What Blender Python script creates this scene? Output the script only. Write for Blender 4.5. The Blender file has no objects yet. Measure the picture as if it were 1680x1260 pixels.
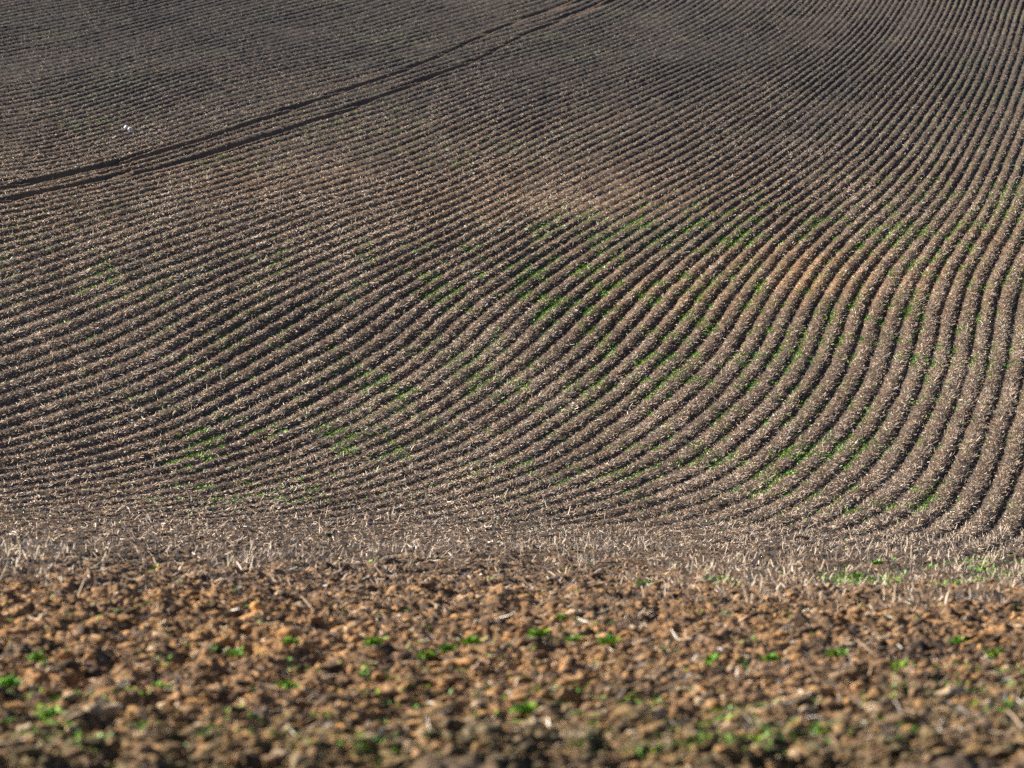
import bpy, math, random
import numpy as np
R = math.radians
scene = bpy.context.scene
C = scene.collection
rng = np.random.default_rng(7)

# ---------------------------------------------------------------- camera
PX_W, PX_H, F = 1680.0, 1260.0, 10000.0          # the photo's frame and its focal length in its pixels
PITCH = math.atan(PX_H / 2 / F)
CAM_Z = 4.0
cam_data = bpy.data.cameras.new('camera')
cam = bpy.data.objects.new('camera', cam_data); C.objects.link(cam)
cam.location = (0, 0, CAM_Z)
cam.rotation_euler = (R(90) - PITCH, 0, 0)
cam_data.sensor_width = 36.0
cam_data.lens = F * 36.0 / PX_W
cam_data.clip_start = 0.5
cam_data.clip_end = 6000
cam_data.dof.use_dof = True
cam_data.dof.focus_distance = 125.0
cam_data.dof.aperture_fstop = 6.3
scene.camera = cam

# ---------------------------------------------------------------- sky and sun
SUN_EL, SUN_AZ = R(27), R(-62)                    # azimuth measured from +Y towards +X
world = bpy.data.worlds.new('World'); scene.world = world
world.use_nodes = True
nt = world.node_tree
sky = nt.nodes.new('ShaderNodeTexSky')
sky.sky_type = 'NISHITA'; sky.sun_disc = False
sky.air_density = 0.55; sky.dust_density = 0.3
sky.sun_elevation = SUN_EL; sky.sun_rotation = SUN_AZ
bg = nt.nodes['Background']; bg.inputs['Strength'].default_value = 0.05
nt.links.new(sky.outputs[0], bg.inputs['Color'])
sun_data = bpy.data.lights.new('sun', 'SUN'); sun_data.energy = 5.0
sun_data.angle = R(0.5); sun_data.color = (1.0, 0.93, 0.83)
sun = bpy.data.objects.new('sun', sun_data); C.objects.link(sun)
sun.location = (-60, 60, 80)
sd = (math.sin(SUN_AZ) * math.cos(SUN_EL), math.cos(SUN_AZ) * math.cos(SUN_EL), math.sin(SUN_EL))
from mathutils import Vector
sun.rotation_euler = Vector(sd).to_track_quat('Z', 'Y').to_euler()
scene.view_settings.view_transform = 'Standard'
scene.view_settings.look = 'None'
scene.view_settings.exposure = 1.5
scene.view_settings.gamma = 1.0
scene.cycles.use_denoising = False
scene.cycles.max_bounces = 3
scene.cycles.diffuse_bounces = 1

# ---------------------------------------------------------------- lie of the land
# V: how far below the level line a point of the hillside is seen, Y: how far off it lies
f = F
S=.5
VT=np.array([-260,-150,-60,0,60,137,190,250,300,350,410,490,565,640,700,760,830,860,885,905,930,960,1000,1060,1150,1260,1400])
YT=np.array([700,540,440,390,344,288,256,226,205,189,178,167,158,147.5,139.5,131.5,120,112,98,83,68,56.5,46.5,38,30,24.5,19.5])
def pchip(x,y,xq):
    h=np.diff(x);d=np.diff(y)/h;n=len(x);m=np.zeros(n)
    for i in range(1,n-1):
        if d[i-1]*d[i]>0:
            w1=2*h[i]+h[i-1];w2=h[i]+2*h[i-1];m[i]=(w1+w2)/(w1/d[i-1]+w2/d[i])
    m[0]=d[0];m[-1]=d[-1]
    xq=np.asarray(xq,float);i=np.clip(np.searchsorted(x,xq)-1,0,n-2)
    t=(xq-x[i])/h[i];
    r=(2*t**3-3*t**2+1)*y[i]+(t**3-2*t**2+t)*h[i]*m[i]+(-2*t**3+3*t**2)*y[i+1]+(t**3-t**2)*h[i]*m[i+1]
    return r
def shift(u,v):
    # u-dependent shift of the valley edge
    return (u/1680-.5)*40*np.exp(-((v-890)/90.)**2)
def sst(t): t=np.clip(t,0,1); return t*t*(3-2*t)
def lnY(u,v): return pchip(VT,np.log(YT),v-shift(u,v))-.12*np.clip((1000-u)/1000.,0,2)**1.5*(1-sst((v-900)/250.))
U=1800.
def K0(u,v): return -(U-u)*np.exp(lnY(u,v))/(f*S)

# measured run of the furrows: place, slope, spacing
DATA=[(100,80,.22,6),(20,20,.2,5.8),(400,60,.27,6.3),(700,60,.34,6.5),(1000,50,.42,6.4),(1300,60,.68,-13),(1500,60,1.4,-12.8),(1660,60,3,-13),
(60,200,.22,7.5),(400,180,.29,8),(700,170,.36,8.5),(1000,170,.44,9),
(60,380,.26,12),(40,500,.35,17),(40,620,.36,21),(40,720,.28,17),(40,790,.2,13),
(585,245,.33,10),(910,295,.43,12.5),(710,370,.38,13.5),(935,395,.48,16),(635,470,.5,19),(810,482,.68,22),(935,495,.85,-33),
(1030,270,.42,12.5),(1080,358,.5,16.5),(980,470,.85,-30.5),(1110,480,1.15,-30.5),(1080,420,.8,-30),(920,240,.5,11.5),(1000,240,.48,12),(340,620,.6,22.3),(681,600,.75,24.5),(1055,445,.75,-31),(1155,495,1.1,-31),(1280,470,1.45,-30),(1230,370,.72,-28),(1355,295,.75,-23.5),(1180,257,.5,13),(1380,370,.9,-27),(1380,470,1.5,-29.5),
(190,370,.28,12),(215,440,.42,17),(355,395,.34,14.5),(290,502,.46,21),(490,470,.46,18.5),(440,320,.30,11),(527,357,.36,13),
(215,560,.5,21),(390,610,.58,23.5),(215,660,.43,21),(215,747,.29,16),(515,710,.48,19.5),(215,797,.2,13),(465,772,.34,15.5),(440,822,.2,11),
(610,585,.7,24),(810,585,.88,-32),(910,610,.78,-33),(635,685,.58,22),(810,685,.68,24.5),(935,685,.68,26),(635,785,.35,16),(810,785,.42,18.5),(935,785,.5,20),(785,830,.28,14),
(1030,610,.8,-34),(1180,610,1.1,-34),(1330,610,1.8,-33),(1055,735,.64,26),(1205,710,.9,-39),(1198,815,.52,26),(1254,772,.85,-41),(1330,772,1.0,-41),(1350,840,.6,27),(1010,715,.72,28),(1110,690,.9,-36.5),(1355,735,1.05,-38),(1080,817,.38,19),(1280,815,.6,27),
(1310,175,.68,-18),(1435,137,.9,-15.5),(1575,120,1.85,-14.2),(1640,120,2.6,-14.5),(1672,130,3.3,-14.5),(1510,110,1.3,-13.8),(1335,262,.65,14),(1485,250,1.1,-22),(1610,250,2.2,-20.5),(1410,350,.8,-26),(1560,350,1.4,-26),(1660,350,2.6,-25),
(1335,490,1.6,-29.5),(1460,490,2.2,-30),(1560,490,3.2,-30),(1635,490,6,-30),(1335,640,1.5,-34),(1460,615,2.3,-33),(1560,615,3.3,-33),(1648,565,8,-31.5),(1385,690,1.25,-36),(1510,678,2.2,-35),(1648,678,4.5,-35.5),
(1502,775,1.4,-39),(1591,775,1.9,-39.5),(1661,775,3.3,-39.5),(1450,830,.75,-46),(1560,830,1.3,-41),(1650,830,2.2,-42)]
CU,CV=np.meshgrid(np.arange(-60,1801,124.),np.arange(-20,900,84.));CU=CU.ravel();CV=CV.ravel()
def basis(u,v,SG=150.):
    vv=890-25*np.log1p(np.exp(np.clip((890-v)/25,-50,50)))
    return [((u-840)/840.),((vv-450)/450.),((u-840)/840.)**2,((vv-450)/450.)**2,(u-840)*(vv-450)/4e5]+[np.exp(-((u-a)**2+((vv-b)*1.45)**2)/(2*SG*SG)) for a,b in zip(CU,CV)]
def fit(reg=2e-4,ws=.6):
    u,v,s,p=np.array(DATA,float).T;e=.5
    vs=np.where(p>0,p,-p*s);n=np.hypot(1,s);pp=vs/n
    ku0=K0(u+e,v)-K0(u-e,v);kv0=K0(u,v+e)-K0(u,v-e)
    bu=np.array(basis(u+e,v)).T-np.array(basis(u-e,v)).T
    bv=np.array(basis(u,v+e)).T-np.array(basis(u,v-e)).T
    T=(bu-bv*s[:,None])/n[:,None];t0=(ku0-kv0*s)/n
    N=(bu*s[:,None]+bv)/n[:,None];n0=(ku0*s+kv0)/n
    A=np.vstack([T*pp[:,None],N*(pp*ws)[:,None]]);y=np.concatenate([-t0*pp,(1/pp-n0)*pp*ws])
    return np.linalg.solve(A.T@A+reg*np.eye(A.shape[1]),A.T@y)
coef=fit()
GU=np.arange(-200,1881,5.);GV=np.arange(-300,1401,5.)
PG=sum(c*b for c,b in zip(coef,basis(GU[None,:]+0*GV[:,None],GV[:,None]+0*GU[None,:])))
def bilin(G,u,v):
    a=np.clip((u-GU[0])/5.,0,len(GU)-1.001);b=np.clip((v-GV[0])/5.,0,len(GV)-1.001)
    i=a.astype(np.int32);j=b.astype(np.int32);a=a-i;b=b-j
    return (G[j,i]*(1-a)+G[j,i+1]*a)*(1-b)+(G[j+1,i]*(1-a)+G[j+1,i+1]*a)*b
def Kf(u,v): return K0(u,v)+bilin(PG,u,v)

# noise on the plan (metres)
TAB=np.random.default_rng(3).random((256,256)).astype(np.float32)
def vnoise(x,y,s,o=0):
    x=x/s+o*17.3+1000;y=y/s+o*9.1+1000
    i=np.floor(x);j=np.floor(y);a=(x-i).astype(np.float32);b=(y-j).astype(np.float32)
    i=i.astype(np.int64)&255;j=j.astype(np.int64)&255;i1=(i+1)&255;j1=(j+1)&255
    a=a*a*(3-2*a);b=b*b*(3-2*b)
    return ((TAB[j,i]*(1-a)+TAB[j,i1]*a)*(1-b)+(TAB[j1,i]*(1-a)+TAB[j1,i1]*a)*b)*2-1
def fbm(x,y,s,n=3,o=0):
    r=0;w=1;t=0
    for k in range(n):
        r=r+w*vnoise(x*(.8 if k%2 else 1)+y*(.6 if k%2 else 0),y*(.8 if k%2 else 1)-x*(.6 if k%2 else 0),s/2.1**k,o+k*3);t+=w;w*=.55
    return r/t
cp,sp=math.cos(PITCH),math.sin(PITCH)
def base_pos(u,v):
    uc=np.clip(u,-300,1980)
    Y=np.exp(lnY(uc,v))
    a=(u-840)/F; b=(630-v)/F
    dy=cp+b*sp; dz=-sp+b*cp
    return a/dy*Y, Y, CAM_Z+dz/dy*Y
# wheel tracks of the sprayer
T1=np.array([(-400,400),(0,312),(133,283),(267,250),(400,207),(560,151),(660,117),(747,80),(793,58),(860,30),(953,0),(1060,-45),(1300,-150),(1500,-260)],float)
T2=np.array([(-400,425),(0,333),(150,300),(267,277),(400,235),(560,184),(643,152),(727,120),(793,93),(860,57),(927,30),(1007,0),(1130,-48),(1360,-150),(1540,-250)],float)
def track_d(T,u,v):
    ug=np.arange(-400,1541,10.);
    vg=pchip2(T[:,0],T[:,1],ug)
    kg=Kf(ug,vg)
    k=np.interp(u,ug,kg); 
    d=(Kf(u,v)-k)*.5
    return np.where(u>1500,9.,d)
def pchip2(x,y,q): return -pchip(x,-y,q)
def ss(a,b,t): t=np.clip((t-a)/(b-a),0,1); return t*t*(3-2*t)
def surface(u,v):
    """position, furrow phase, distances to the wheel tracks"""
    x,y,z=base_pos(u,v)
    K=Kf(u,v)
    K=K+.045*vnoise(x,y*.3,.8,1)+.05*vnoise(x,y*.4,.22,2)+.06*vnoise(x,y*.15,3.,3)
    row=np.floor(K).astype(np.int64)
    rr=TAB[(row*7)&255,(row*13)&255]
    K=K+.07*(rr-.5)
    near=ss(895,1000,v)
    am=.068*(1-.5*near)*(.82+.3*ss(-.5,.5,fbm(x,y*.15,5.,3,11)))*(.85+.3*rr)
    patch=ss(.30,.62,fbm(x,y*.12,4.,3,31)); am=am*(1-.3*patch*(1-near))
    c=np.abs(np.cos(np.pi*K))
    h=am*(2*c**.85-1.1)
    d1=track_d(T1,u,v);d2=track_d(T2,u,v)
    g2=1-.75*np.exp(-((u-240)/85.)**4)
    wob=.03*vnoise(x,y*.2,1.5,5)
    for d,g in((d1,1.),(d2,g2)):
        r=np.exp(-((d+wob-.04)/.15)**4)*g
        h=h*(1-r)-.095*r+.02*g*np.exp(-((d+.38)/.12)**2)
    rut=np.maximum(np.exp(-(d1/.26)**6),np.exp(-(d2/.26)**6)*g2)
    h=h+(.015*fbm(x,y*.4,.9,2,21)+.03*np.abs(fbm(x,y*.6,.3,2,41))+.018*vnoise(x,y,.10,51)+.009*vnoise(x,y,.05,57))*(1-.6*rut)
    h=h+near*(.06*fbm(x*.4,y,2.0,2,61)+.07*fbm(x*.25,y,.8,2,63)+.05*np.abs(vnoise(x,y*.8,.22,65))+.035*np.abs(vnoise(x,y,.09,66))+.018*vnoise(x,y,.04,67))
    return x,y,z+h,K,d1,d2,g2,near
REDS=[(1300,450,110,40,.8),(1480,450,170,60,.4),(1640,400,80,70,.25),(850,330,230,50,.25),(430,300,200,40,.18),(1180,480,150,60,.35),(250,1010,320,45,.25),(100,330,160,40,.1)]
DARKS=[(1330,205,60,28,.9),(1385,150,55,30,.8),(1270,245,45,14,.7),(1600,120,90,45,.45),(300,60,300,50,.3),(1180,90,130,40,.3),(560,520,160,25,.3)]  # first three ovals paint in the shade of a crease in the slope
def ell(L,u,v):
    r=0
    for a,b,c,d,w in L: r=np.maximum(r,w*np.exp(-((u-a)/c)**2-((v-b)/d)**2))
    return r
def soil_colour(u,v,x,y,K,rut):
    n1=fbm(x,y*.4,6.,3,71);n2=fbm(x,y*.6,1.2,3,72);n3=vnoise(x,y,.12,73);n4=fbm(x,y,.35,2,74)
    brown=np.array([.115,.072,.043]);dark=np.array([.045,.037,.032]);tan=np.array([.21,.14,.085]);orange=np.array([.46,.245,.095]);olive=np.array([.10,.105,.05])
    def mix(c,e,t): return c*(1-t[...,None])+e*t[...,None]
    c=np.broadcast_to(brown,u.shape+(3,)).astype(np.float32)
    c=mix(c,dark,.85*ss(330,60,v+60*n1)*(1-.25*ss(1100,1600,u)))  # darker, greyer soil up the slope, with the dimmer light there painted in
    c=mix(c,tan,np.clip(.35+.5*n2,0,1)*ss(250,430,v)*.55)
    rd=ell(REDS,u,v)*(1+.5*n2)
    c=mix(c,tan,ss(845,900,v)*(.25+.3*n2))
    fg=ss(900,1020,v+25*n2+30*n4)
    c=mix(c,orange,np.clip(rd*.75,0,.8))
    c=mix(c,orange,np.clip(fg*(.50+.6*n4+.25*n3)*(1-.35*ss(700,1500,u))*(1-.5*ss(1120,1230,v)),0,1))
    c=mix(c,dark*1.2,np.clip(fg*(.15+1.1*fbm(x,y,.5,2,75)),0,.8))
    moss=ss(.1,.6,fbm(x,y*.5,3.,3,76))*.45*(1-fg)+ss(1150,1260,v)*.45*ss(-.2,.5,n4)
    c=mix(c,olive,np.clip(moss,0,1))
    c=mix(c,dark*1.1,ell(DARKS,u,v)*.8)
    c=mix(c,dark,(1-fg)*.75*np.exp(-((K-np.floor(K)-.5)/.2)**2)*(1-rut))  # furrow bottoms darkened in the colour to deepen their shade
    c=mix(c,brown*1.25,np.clip(rut,0,1)*.7)
    return c*(1+.28*n3+.15*n2)[...,None]

# ---------------------------------------------------------------- materials
def new_mat(name):
    m=bpy.data.materials.new(name);m.use_nodes=True
    return m,m.node_tree,m.node_tree.nodes['Principled BSDF']
def attr_mat(name,attr,rough=.95,bump=None,spread=None,trans=0):
    m,t,b=new_mat(name);b.inputs['Roughness'].default_value=rough
    b.inputs['Specular IOR Level'].default_value=.15
    a=t.nodes.new('ShaderNodeAttribute');a.attribute_name=attr
    col=a.outputs['Color']
    g=t.nodes.new('ShaderNodeNewGeometry')
    if spread:
        n=t.nodes.new('ShaderNodeTexNoise');n.inputs['Scale'].default_value=spread;n.inputs['Detail'].default_value=6
        t.links.new(g.outputs['Position'],n.inputs['Vector'])
        r=t.nodes.new('ShaderNodeMapRange');r.inputs['From Min'].default_value=.3;r.inputs['From Max'].default_value=.7
        r.inputs['To Min'].default_value=.55;r.inputs['To Max'].default_value=1.4
        t.links.new(n.outputs['Fac'],r.inputs['Value'])
        v=t.nodes.new('ShaderNodeVectorMath');v.operation='SCALE'
        t.links.new(col,v.inputs[0]);t.links.new(r.outputs[0],v.inputs['Scale']);col=v.outputs[0]
    t.links.new(col,b.inputs['Base Color'])
    if bump:
        n=t.nodes.new('ShaderNodeTexNoise');n.inputs['Scale'].default_value=bump[0];n.inputs['Detail'].default_value=8;n.inputs['Roughness'].default_value=.7
        t.links.new(g.outputs['Position'],n.inputs['Vector'])
        k=t.nodes.new('ShaderNodeBump');k.inputs['Distance'].default_value=bump[1];k.inputs['Strength'].default_value=1
        t.links.new(n.outputs['Fac'],k.inputs['Height']);t.links.new(k.outputs[0],b.inputs['Normal'])
    return m
M_SOIL=attr_mat('tilled_soil','soil',bump=(14,.05),spread=22)
M_CLOD=attr_mat('clod_earth','tint',bump=(30,.02),spread=30)
M_STRAW=attr_mat('dry_straw','tint',.8)
M_LEAF=attr_mat('green_leaf','tint',.55)
def stone_mat(name,c):
    m,t,b=new_mat(name);b.inputs['Roughness'].default_value=.8
    n=t.nodes.new('ShaderNodeTexNoise');n.inputs['Scale'].default_value=9;n.inputs['Detail'].default_value=6
    r=t.nodes.new('ShaderNodeValToRGB');r.color_ramp.elements[0].position=.35;r.color_ramp.elements[1].position=.65
    r.color_ramp.elements[0].color=(*[k*.7 for k in c],1);r.color_ramp.elements[1].color=(*c,1)
    t.links.new(n.outputs['Fac'],r.inputs[0]);t.links.new(r.outputs[0],b.inputs['Base Color'])
    return m

# ---------------------------------------------------------------- mesh helpers
def mesh_np(name,verts,faces,mat,attrs=None,smooth=False):
    me=bpy.data.meshes.new(name)
    nv,(nf,k)=len(verts),faces.shape
    me.vertices.add(nv);me.vertices.foreach_set('co',np.ascontiguousarray(verts,dtype=np.float32).ravel())
    me.loops.add(nf*k);me.loops.foreach_set('vertex_index',np.ascontiguousarray(faces,dtype=np.int32).ravel())
    me.polygons.add(nf);me.polygons.foreach_set('loop_start',np.arange(0,nf*k,k,dtype=np.int32))
    me.update(calc_edges=True)
    if smooth: me.polygons.foreach_set('use_smooth',np.ones(nf,bool))
    for an,av in (attrs or {}).items():
        at=me.attributes.new(an,'FLOAT_COLOR','POINT')
        c=np.ones((nv,4),np.float32);c[:,:3]=np.clip(av,0,1);at.data.foreach_set('color',c.ravel())
    me.materials.append(mat)
    o=bpy.data.objects.new(name,me);C.objects.link(o)
    return o

# ---------------------------------------------------------------- the field: one sheet
cols=np.concatenate([np.linspace(-6000,-500,24),np.linspace(-470,-45,30),np.arange(-40,1721,2.0),np.linspace(1725,2150,30),np.linspace(2180,7700,24)])
rows=np.concatenate([np.arange(-255,-12,3.),np.arange(-12,300,.5),np.arange(300,830,.65),np.arange(830,860,.3),np.arange(860,940,.14),np.arange(940,1275,.25),np.arange(1275,1401,2.)])
nU,nV=len(cols),len(rows)
P=np.zeros((nV,nU,3),np.float32);SC=np.zeros((nV,nU,3),np.float32);RUT=np.zeros((nV,nU),np.int8)
for j0 in range(0,nV,250):
    vv,uu=np.meshgrid(rows[j0:j0+250],cols,indexing='ij')
    x,y,z,K,d1,d2,g2,near=surface(uu,vv)
    P[j0:j0+250]=np.stack([x,y,z],-1)
    r=np.maximum(np.exp(-(d1/.26)**6),np.exp(-(d2/.26)**6)*g2)
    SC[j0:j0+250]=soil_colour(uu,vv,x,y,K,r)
    RUT[j0:j0+250]=np.where(np.abs(d1)<.25,1,np.where(np.abs(d2)<.25,2,0))
# beyond the brow of the hill and back to the photographer's feet
far=[];nearr=[]
top=P[0].copy();bot=P[-1].copy()
for Yk,dz in((720,-1),(780,-8),(900,-30),(1200,-90),(2500,-300)):
    q=top.copy();s=Yk/top[:,1];q[:,0]*=s;q[:,1]=Yk;q[:,2]=top[:,2].mean()+(0 if Yk<0 else dz);far.append(q)
for Yk,zz in((15,CAM_Z-2.45),(9,CAM_Z-2.0),(3,CAM_Z-1.7),(-6,CAM_Z-1.65),(-40,CAM_Z-1.7)):
    q=bot.copy();q[:,0]*=(1+ (19-Yk)*.02);q[:,1]=Yk;q[:,2]=zz+.03*rng.standard_normal(nU);nearr.append(q)
def stack(A,B,D): return np.concatenate([B[::-1],A,D]) if len(B) else A
Pall=np.concatenate([np.array(far[::-1]),P,np.array(nearr)])
SCall=np.concatenate([np.repeat(SC[:1],len(far),0),SC,np.repeat(SC[-1:],len(nearr),0)])
RU=np.concatenate([np.zeros((len(far),nU),np.int8),RUT,np.zeros((len(nearr),nU),np.int8)])
nR=len(Pall)
idx=np.arange(nR*nU,dtype=np.int32).reshape(nR,nU)
quad=np.stack([idx[:-1,:-1],idx[1:,:-1],idx[1:,1:],idx[:-1,1:]],-1).reshape(-1,4)
ru=RU[:-1,:-1].ravel()
V=Pall.reshape(-1,3);SCf=SCall.reshape(-1,3)
def sub(mask,name,mat):
    q=quad[mask];used=np.unique(q);m=np.zeros(len(V),np.int32);m[used]=np.arange(len(used),dtype=np.int32)
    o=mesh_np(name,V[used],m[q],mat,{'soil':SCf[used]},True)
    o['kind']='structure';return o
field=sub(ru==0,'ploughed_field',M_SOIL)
tr1=sub(ru==1,'wheel_track',M_SOIL)
tr2=sub(ru==2,'wheel_track',M_SOIL)
tr1['label']='upper dark wheel track curving across the field to the top edge'
tr2['label']='lower dark wheel track running just below the first one'
field['label']='brown furrowed field rolling down into a dip and up the hillside'
del V,SCf,Pall,SCall,quad

# ---------------------------------------------------------------- straw litter and stubble
def straws(name,n_,vr,rnd,lo,hi,tilt,width,tone,keep):
    u=rnd.uniform(-30,1710,n_);v=vr(rnd.random(n_))
    x,y,z,K,d1,d2,g2,near=surface(u,v)
    k=keep(u,v,x,y,K,d1,d2,rnd);u,v,x,y,z,K=[q[k] for q in(u,v,x,y,z,K)];n=len(u)
    L=rnd.uniform(lo,hi,n)*rnd.choice([1,1,.7,1.5],n);a=rnd.uniform(0,2*np.pi,n);t=tilt(rnd,n)
    w=width*(.6+.8*rnd.random(n))*(1+y/260.)
    d=np.stack([np.cos(a)*np.cos(t),np.sin(a)*np.cos(t),np.sin(t)],-1)
    # ribbon broad side roughly towards a random side
    s=np.stack([-np.sin(a),np.cos(a),0*a],-1);q=rnd.uniform(-1,1,n)[:,None]
    up=np.cross(s,d);s=s*np.cos(q*1.5)+up*np.sin(q*1.5)
    p=np.stack([x,y,z],-1)+np.array([0,0,-.006])
    p[:,2]+=np.where(t<.5,.012*rnd.random(n),0)
    h=(w/2)[:,None]*s;mid=p+d*(L*.5)[:,None]+np.stack([0*a,0*a,L*.05*rnd.standard_normal(n)],-1);e=p+d*L[:,None]
    Vt=np.stack([p-h,p+h,mid+h,mid-h,e+h*.7,e-h*.7],1).reshape(-1,3)
    b=(np.arange(n)*6)[:,None]
    Fq=np.stack([b+np.array([0,1,2,3]),b+np.array([3,2,4,5])],1).reshape(-1,4)
    c=tone(rnd,n,u,v)
    o=mesh_np(name,Vt,Fq,M_STRAW,{'tint':np.repeat(c,6,0)});o['kind']='stuff'
    return o
def straw_tone(rnd,n,u,v):
    a=np.array([.66,.49,.34]);b=np.array([.29,.185,.115]);w=np.array([.85,.77,.66]);g=np.array([.42,.37,.31])
    t=rnd.random(n)[:,None];c=a*t+b*(1-t)
    k=rnd.random(n);c=np.where((k>.93)[:,None],w,c);c=np.where((k<.25)[:,None],g*(.5+t),c)
    dim=((.48+.52*ss(40,400,v))*(1-.35*ell(DARKS,u,v)))[:,None]*(.8+.5*rnd.random(n)[:,None]*ss(-.3,.4,vnoise(u,v*2,60.,9))[:,None]+.1)  # dimmer light of the upper field and shade of the crease put into the tint
    return c*dim
def lit_keep(u,v,x,y,K,d1,d2,rnd):
    c=np.abs(np.cos(np.pi*K))
    p=.22+.78*ss(.3,.8,c)
    p=p*(.45+.8*ss(-.3,.5,fbm(x,y*.12,3.,3,81)))
    p=np.where((np.abs(d1)<.3)|(np.abs(d2)<.3),p*.12,p)
    p=p*(1-.5*ss(815,880,v))*(1-.6*ss(960,1040,v))
    return rnd.random(len(u))<p
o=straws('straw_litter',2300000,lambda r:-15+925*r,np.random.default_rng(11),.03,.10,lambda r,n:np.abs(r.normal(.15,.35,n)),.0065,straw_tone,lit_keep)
o['label']='pale broken straw lying over the furrows'
o2=straws('straw_litter',170000,lambda r:870+400*r**1.9,np.random.default_rng(12),.04,.11,lambda r,n:np.abs(r.normal(.15,.3,n)),.006,straw_tone,lit_keep)
o2['label']='scattered straw lying between the near clods'
STUB=[(1480,880,330,55,1.),(1600,960,160,35,1.),(1300,950,200,28,.9),(1000,905,160,22,.8),(1250,985,170,18,.6),(430,925,160,14,.6),(650,915,200,14,.6),(1560,700,60,120,.5),(500,860,300,20,.5),(330,640,150,60,.25),(860,640,80,50,.4),(980,350,80,30,.5),(720,340,260,50,.35),(380,350,200,60,.3),(60,930,100,30,.5),(1450,240,120,40,.3),(700,780,150,30,.4)]
def stub_keep(u,v,x,y,K,d1,d2,rnd):
    p=ell(STUB,u,v)*(.25+.9*ss(.0,.5,fbm(x,y*.5,1.1,2,91)))+.012
    p=p*(.4+.6*ss(.4,.9,np.abs(np.cos(np.pi*K))))
    p=np.where((np.abs(d1)<.35)|(np.abs(d2)<.35),0,p)*(1-.92*ss(985,1040,v))
    return rnd.random(len(u))<p
def stub_tone(rnd,n,u,v):
    t=rnd.random(n)[:,None];c=np.array([.72,.60,.46])*t+np.array([.42,.32,.23])*(1-t)
    return c*(.65+.35*ss(100,400,v))[:,None]  # stalk tint darkened up the slope to stand in for weaker light
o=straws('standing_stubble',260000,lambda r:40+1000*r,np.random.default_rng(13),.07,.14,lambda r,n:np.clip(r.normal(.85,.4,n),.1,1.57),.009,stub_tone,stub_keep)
o['label']='pale upright stubble stalks in patches along the dip'
def near_v(r): return 880+120*r
o=straws('standing_stubble',100000,near_v,np.random.default_rng(14),.05,.12,lambda r,n:np.clip(r.normal(.8,.45,n),.1,1.57),.006,stub_tone,stub_keep)
o['label']='pale upright stubble stalks along the rim of the near ground'

# ---------------------------------------------------------------- clods
def ico(sub_):
    import bmesh
    bm=bmesh.new();bmesh.ops.create_icosphere(bm,subdivisions=sub_,radius=1)
    v=np.array([q.co[:] for q in bm.verts]);fa=np.array([[q.index for q in fc.verts] for fc in bm.faces]);bm.free();return v,fa
IV,IF=ico(2)
def clods(name,n,vfun,size,rnd,sub_=2,keep=None):
    u=rnd.uniform(-30,1710,n);v=vfun(rnd.random(n))
    x,y,z,K,d1,d2,g2,near=surface(u,v)
    if keep is not None:
        k=keep(u,v,x,y,K,d1,d2,rnd);u,v,x,y,z,K=[q[k] for q in(u,v,x,y,z,K)];n=len(u)
    r=size(rnd,n)
    out=np.zeros((n,len(IV),3),np.float32)
    ph=rnd.uniform(0,6.28,(n,1,3));fr=rnd.uniform(1.5,3.5,(n,1,3))
    I=IV[None]
    lump=1+.34*np.sin(fr[...,0]*I[...,0]*1.7+ph[...,0])*np.sin(fr[...,1]*I[...,1]*1.9+ph[...,1])+.22*np.sin(4.3*I[...,2]+3.9*I[...,0]+ph[...,2])+.15*rnd.standard_normal((n,len(IV)))
    sc=np.stack([rnd.uniform(.7,1.9,n),rnd.uniform(.6,1.4,n),rnd.uniform(.4,.95,n)],-1)[:,None]
    a=rnd.normal(0,.6,n);ca,sa=np.cos(a)[:,None],np.sin(a)[:,None]
    q=I*lump[...,None]*sc*r[:,None,None]
    out[...,0]=q[...,0]*ca-q[...,1]*sa;out[...,1]=q[...,0]*sa+q[...,1]*ca;out[...,2]=q[...,2]
    out+=np.stack([x,y,z+.25*r],-1)[:,None]
    faces=(IF[None]+(np.arange(n)*len(IV))[:,None,None]).reshape(-1,3)
    t=rnd.random(n);g=rnd.random(n)
    t=np.clip(t-.35*ss(700,1600,u)*rnd.random(n)+.5*fbm(x,y,.5,2,74),0,1)
    tint=np.array([.52,.275,.105])*t[:,None]+np.array([.27,.165,.095])*(1-t)[:,None]
    tint=np.where((g<.2)[:,None],np.array([.12,.08,.05]),tint);tint=np.where((g>.87)[:,None],np.array([.58,.42,.27]),tint)
    fgv=ss(885,1020,v)[:,None];tint=tint*fgv+np.array([.15,.115,.085])*(1-fgv)*(.6+.8*t[:,None])
    ol=(ss(1120,1260,v)*rnd.random(n)*.8)[:,None];tint=.85*tint*(1-ol)+np.array([.12,.11,.05])*ol
    o=mesh_np(name,out.reshape(-1,3),faces,M_CLOD,{'tint':np.repeat(tint,len(IV),0)});o['kind']='stuff'
    return o
o=clods('soil_clods',15000,lambda r:885+405*r,lambda rn,n:.012+.028*rn.random(n)**2.5,np.random.default_rng(21))
o['label']='orange and brown earth clods covering the near ground'
IV,IF=ico(1)
o=clods('soil_clods',90000,lambda r:880+410*r,lambda rn,n:.006+.010*rn.random(n)**1.5,np.random.default_rng(22))
o['label']='fine earth crumbs between the clods of the near ground'

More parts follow.
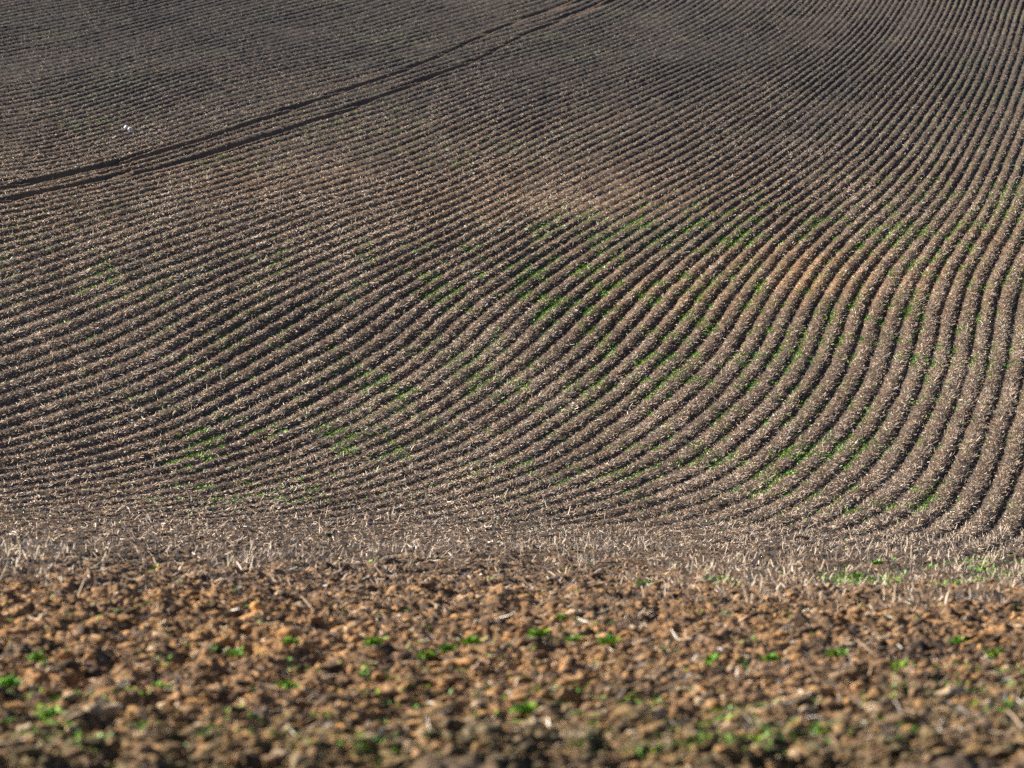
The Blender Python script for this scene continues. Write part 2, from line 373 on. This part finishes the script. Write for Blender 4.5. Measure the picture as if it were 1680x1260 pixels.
# ---------------------------------------------------------------- green seedlings
GREEN=[(1000,470,260,60,.9),(1250,380,330,45,.9),(1560,380,150,90,.8),(820,460,150,50,.8),(730,640,200,60,.55),(1130,600,180,90,.5),(1500,540,170,120,.35),(330,762,38,10,1.6),(460,715,120,28,.9),(560,740,120,30,.7),(900,790,250,30,.35),(1250,760,200,60,.45),(1450,820,80,25,.6),(620,195,110,24,.6),(530,215,80,22,.5),(790,250,130,25,.45),(1320,130,160,70,.15),(1580,160,60,90,.45),(1120,110,130,40,.12),(350,260,120,25,.3),(130,205,110,18,.35),(560,450,200,60,.3),(100,450,140,70,.25),(420,810,140,22,.4),(1410,962,50,16,1.6),(1618,955,50,24,1.6),(1180,975,50,12,.7),(1650,330,60,60,.6),(650,430,120,30,.4),(380,560,200,80,.12)]
def plants(name,n_,vfun,rnd,leafsize,keep):
    u=rnd.uniform(-30,1710,n_);v=vfun(rnd.random(n_))
    x,y,z,K,d1,d2,g2,near=surface(u,v)
    k=keep(u,v,x,y,K,d1,d2,rnd);u,v,x,y,z=[q[k] for q in(u,v,x,y,z)];n=len(u)
    NL=5
    return leafmesh(name,x,y,z,u,v,n,NL,rnd,leafsize)
def leafmesh(name,x,y,z,u,v,n,NL,rnd,leafsize):
    N=n*NL;X,Y,Z,Vv=[np.repeat(q,NL) for q in(x,y,z,v)]
    X=X+rnd.normal(0,.012,N);Y=Y+rnd.normal(0,.015,N);Z=Z+.012
    a=rnd.uniform(0,6.28,N);t=rnd.uniform(.2,1.2,N);L=leafsize*rnd.uniform(.5,1.3,N);w=L*rnd.uniform(.28,.5,N)
    d=np.stack([np.cos(a)*np.cos(t),np.sin(a)*np.cos(t),np.sin(t)],-1);s=np.stack([-np.sin(a),np.cos(a),0*a],-1)
    p=np.stack([X,Y,Z],-1);m=p+d*(L*.55)[:,None];e=p+d*L[:,None]-np.array([0,0,1])*(L*.18)[:,None]
    hw=s*(w/2)[:,None]
    q1=p+d*(L*.2)[:,None]
    Vt=np.stack([p,q1+hw*.6,q1-hw*.6,m+hw,m-hw,e],1).reshape(-1,3)
    b=(np.arange(N)*6)[:,None,None]
    Fq=(b+np.array([[0,1,2],[2,1,3],[2,3,4],[4,3,5]])[None]).reshape(-1,3)
    g=rnd.random(N)[:,None]
    c=np.array([.17,.42,.02])*g+np.array([.06,.24,.03])*(1-g)
    yl=rnd.random(N)>.75;c=np.where(yl[:,None],np.array([.32,.42,.03]),c)
    c=c*(.55+.45*ss(100,400,Vv))[:,None]  # leaf tint also carries the weaker light of the upper field
    o=mesh_np(name,Vt,Fq,M_LEAF,{'tint':np.repeat(c,6,0)});return o
def green_keep(u,v,x,y,K,d1,d2,rnd):
    fr=K-np.floor(K)      # 0.5 is the bottom of the furrow
    tr=np.exp(-((fr-.66)/.15)**2)
    p=ell(GREEN,u,v)*ss(.0,.4,fbm(x,y*.3,.55,3,95))*(.12+tr)*2.4+.04*tr*ss(.2,.5,fbm(x,y*.3,.4,2,96))
    p=np.where((np.abs(d1)<.35)|(np.abs(d2)<.35),0,p)
    return rnd.random(len(u))<p
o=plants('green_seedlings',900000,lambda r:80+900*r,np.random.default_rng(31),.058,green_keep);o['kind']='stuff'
o['label']='bright green seedlings growing along the furrow bottoms'
def fg_keep(u,v,x,y,K,d1,d2,rnd):
    p=ss(.12,.6,fbm(x,y,.5,2,97))*(.25+.75*ss(1080,1250,v))
    return rnd.random(len(u))<p
o=plants('green_seedlings',24000,lambda r:985+300*r,np.random.default_rng(32),.03,fg_keep);o['kind']='stuff'
o['label']='small green seedlings between the near clods'

# ---------------------------------------------------------------- single weeds, stones, clods and stalks
def on_ground(u,v,dz=0.):
    x,y,z=surface(np.array([float(u)]),np.array([float(v)]))[:3]
    return float(x[0]),float(y[0]),float(z[0])+dz
def local(o,loc):
    """put the object's origin at its base"""
    me=o.data;n=len(me.vertices);a=np.zeros(n*3,np.float32);me.vertices.foreach_get('co',a);a=a.reshape(-1,3)-np.array(loc,np.float32)
    me.vertices.foreach_set('co',a.ravel());me.update();o.location=loc
WEEDS=[(612,1102,.05,'wide low green weed on the left of the centre row of foreground weeds'),
(700,1106,.04,'green weed between two others in the foreground row, just left of centre'),
(735,1100,.045,'bright green weed in the foreground row, close left of the small yellowish one'),
(775,1104,.045,'green weed at the right end of the close trio in the foreground'),
(884,1092,.055,'bushy dark green weed in the foreground, right of the picture centre'),
(940,1100,.035,'small green weed beside a pale chip in the foreground'),
(997,1102,.055,'bright two-lobed green weed in the foreground, right of the pale chip'),
(1370,1098,.05,'flat green weed above a black hollow in the right foreground'),
(1262,1108,.045,'pale green weed beside a dark gap in the right foreground'),
(1168,1112,.045,'green weed left of a long black hollow, right foreground'),
(1572,1086,.045,'yellow green weed among clods near the right edge'),
(1480,1140,.06,'dark green weed lying over a black hollow, lower right'),
(1635,1104,.05,'green weed at the far right of the foreground row'),
(14,1152,.06,'bright green weed at the left edge of the picture'),
(60,1112,.045,'green weed near the left edge, above the brightest one'),
(478,1106,.035,'small round green weed left of the centre row'),
(472,1148,.04,'bright green weed in the left foreground under a black gap'),
(265,1138,.045,'dark green weed beside a black hole, left foreground'),
(385,1106,.035,'pale green weed amid orange clods, left foreground'),
(920,1035,.035,'green weed beside a straw bundle on the orange ground'),
(1440,940,.06,'leafy green weed among the stubble on the rim, right of centre'),
(1402,968,.07,'long leafy green weed at the foot of the pale stubble'),
(1612,962,.08,'tall leafy green weed among the stubble near the right edge'),
(1055,975,.06,'flat green weed with a pale leaf on the near ground'),
(860,1190,.055,'green weed over a black hollow in the lowest blurred ground'),
(80,1218,.05,'yellow green weed at the lower left of the picture')]
for i,(u,v,s,lab) in enumerate(WEEDS):
    rr=np.random.default_rng(500+i);x,y,z=on_ground(u,v)
    n=26;X=x+np.clip(rr.normal(0,s*.45,n),-s*.7,s*.7);Y=y+np.clip(rr.normal(0,s*.4,n),-s*.6,s*.6);Z=np.full(n,z)+.03+rr.random(n)*s*.5
    o=leafmesh('weed',X,Y,Z,np.full(n,u),np.full(n,v),n,4,rr,s*1.0)
    local(o,(x,y,z));o['label']=lab;o['category']='weed';o['group']='green weeds on the near ground'
def lump(name,u,v,size,sq,mat,lab,cat,grp,seed,tint=None):
    rr=np.random.default_rng(seed);v_,f_=ico(3)
    ph=rr.uniform(0,6.28,6)
    k=1+.2*np.sin(2.3*v_[:,0]+ph[0])*np.sin(2.1*v_[:,1]+ph[1])+.13*np.sin(4.1*v_[:,2]+3.3*v_[:,0]+ph[2])+.07*np.sin(8*v_[:,1]+6*v_[:,2]+ph[3])+.025*rr.standard_normal(len(v_))
    q=v_*k[:,None]*np.array(sq)*size
    a=ph[4];q=np.stack([q[:,0]*math.cos(a)-q[:,1]*math.sin(a),q[:,0]*math.sin(a)+q[:,1]*math.cos(a),q[:,2]],-1)
    loc=on_ground(u,v)
    q[:,2]+=size*sq[2]*.55
    o=mesh_np(name,q,f_,mat,{'tint':np.tile(np.array(tint or (.4,.2,.08)),(len(q),1))},tint is None)
    o.location=loc;o['label']=lab;o['category']=cat
    if grp:o['group']=grp
    return o
M_WHITE=stone_mat('chalk_stone',(.75,.74,.78));M_CREAM=stone_mat('cream_stone',(.8,.72,.55));M_GREY=stone_mat('pale_flint',(.6,.56,.52))
lump('stone',214,215,.12,(1.3,.8,.75),M_WHITE,'white stone lying in the dark upper field, above the wheel tracks','stone','pale stones in the field',1)
lump('stone',207,213,.09,(.9,.8,.8),M_WHITE,'smaller white stone touching the white stone above the wheel tracks','stone','pale stones in the field',2)
lump('stone',21,429,.055,(1.3,.7,.8),M_CREAM,'cream stone near the left edge, larger of the pale pair','stone','pale stones in the field',3)
lump('stone',12,436,.045,(1.5,.6,.6),M_CREAM,'flat cream stone at the left edge beside the larger pale one','stone','pale stones in the field',4)
lump('stone',603,711,.045,(1.2,.8,.8),M_GREY,'small pale stone on a furrow left of the middle of the field','stone','pale stones in the field',5)
lump('stone',1467,773,.04,(1.3,.8,.8),M_GREY,'small pale stone on a furrow in the lower right of the field','stone','pale stones in the field',6)
lump('stone',993,443,.05,(1.1,.8,.8),M_GREY,'small pale stone on a green furrow right of centre','stone','pale stones in the field',7)
lump('stone',1560,485,.04,(1.2,.8,.8),M_CREAM,'small cream stone on a tan furrow at the right','stone','pale stones in the field',8)
CL=[(560,1212,.045,(1.3,.9,.7),(.55,.26,.08),'large orange clod alone near the bottom edge, left of centre'),
(425,1035,.05,(1.,.9,.9),(.58,.30,.10),'tall orange clod standing out left of centre on the orange ground'),
(650,985,.07,(1.2,1,.9),(.33,.19,.10),'round brown clod with a dark side below the rim'),
(765,1055,.045,(1,.9,.9),(.56,.29,.10),'rounded orange clod at the middle of the orange ground'),
(797,1050,.035,(1,.9,.8),(.50,.26,.10),'smaller orange clod right of the rounded one in the middle'),
(725,1082,.035,(1.1,.9,.9),(.46,.27,.13),'brown clod just above the foreground weeds'),
(580,1080,.04,(1,.9,1),(.45,.24,.10),'orange clod above the wide low weed'),
(1565,1028,.045,(1.2,.9,.9),(.52,.26,.10),'orange clod below the stubble near the right edge'),
(1340,1125,.035,(1.5,.8,.6),(.62,.40,.24),'pale elongated clod lying under the flat weed'),
(858,1078,.045,(1,.9,.9),(.30,.15,.07),'dark orange clod left of the bushy dark weed'),
(1120,1090,.045,(1.5,.9,.6),(.42,.23,.11),'wide brown clod left of the right foreground weeds'),
(140,1078,.045,(1.3,.9,.8),(.50,.27,.10),'orange clod in the left foreground'),
(985,938,.07,(1.1,.9,.8),(.36,.19,.09),'orange clod right of the white stubble tuft on the rim')]
for i,(u,v,s,sq,t,lab) in enumerate(CL):
    lump('clod',u,v,s,sq,M_CLOD,lab,'clod','large earth clods on the near ground',60+i,t)
# tufts of pale stalks
def tuft(u,v,n,h,spread,lab,seed):
    rr=np.random.default_rng(seed);x,y,z=on_ground(u,v)
    px=x+rr.normal(0,spread,n);py=y+rr.normal(0,spread*.8,n);L=h*rr.uniform(.55,1.1,n);a=rr.uniform(0,6.28,n);t=np.clip(rr.normal(1.25,.25,n),.5,1.57)
    d=np.stack([np.cos(a)*np.cos(t),np.sin(a)*np.cos(t),np.sin(t)],-1)
    Vt=[];Fq=[];r=.0028
    for i in range(n):
        p=np.array([px[i],py[i],z-.02]);ax=np.cross(d[i],[.3,.2,.9]);ax/=np.linalg.norm(ax);bx=np.cross(d[i],ax)
        b=len(Vt)
        for k,(tt,rad) in enumerate(((0,1.2),(.5,1.),(1,.8))):
            for m in range(5):
                an=m*2*math.pi/5;Vt.append(p+d[i]*L[i]*tt+(ax*math.cos(an)+bx*math.sin(an))*r*rad+np.array([0,0,.01*math.sin(tt*3)]))
        for k in range(2):
            for m in range(5):
                Fq.append([b+k*5+m,b+k*5+(m+1)%5,b+(k+1)*5+(m+1)%5,b+(k+1)*5+m])
    Vt=np.array(Vt);c=np.repeat(np.array([.78,.68,.54])*rr.uniform(.7,1.1,(n,1)),15,0)
    o=mesh_np('stubble_tuft',Vt,np.array(Fq),M_STRAW,{'tint':c});local(o,(x,y,z))
    o['label']=lab;o['category']='stubble tuft';o['group']='tufts of pale stalks'
TU=[(391,930,9,.15,.02,'thin tall tuft of white stalks on the rim, left of centre'),
(550,945,8,.12,.03,'short tuft of white stalks on the rim, between the thin tall one and the centre'),
(640,945,9,.11,.04,'leaning pair of pale stalks just right of the short tuft'),
(960,935,22,.13,.05,'broad tuft of white stalks on the rim, beside an orange clod'),
(1285,980,16,.12,.04,'tuft of white stalks at the left end of the right hand stubble'),
(1495,935,9,.16,.03,'two tall white stalks standing above the stubble at the right'),
(1340,975,14,.11,.05,'low tuft of bright stalks beside the long leafy weed'),
(1500,965,26,.12,.07,'dense leaning clump of stubble between the two leafy weeds'),
(1655,975,26,.14,.06,'dense clump of stubble at the right edge, past the tall weed'),
(1100,960,10,.12,.04,'slim tuft of stalks on the rim between centre and right')]
for i,t in enumerate(TU): tuft(*t,900+i)
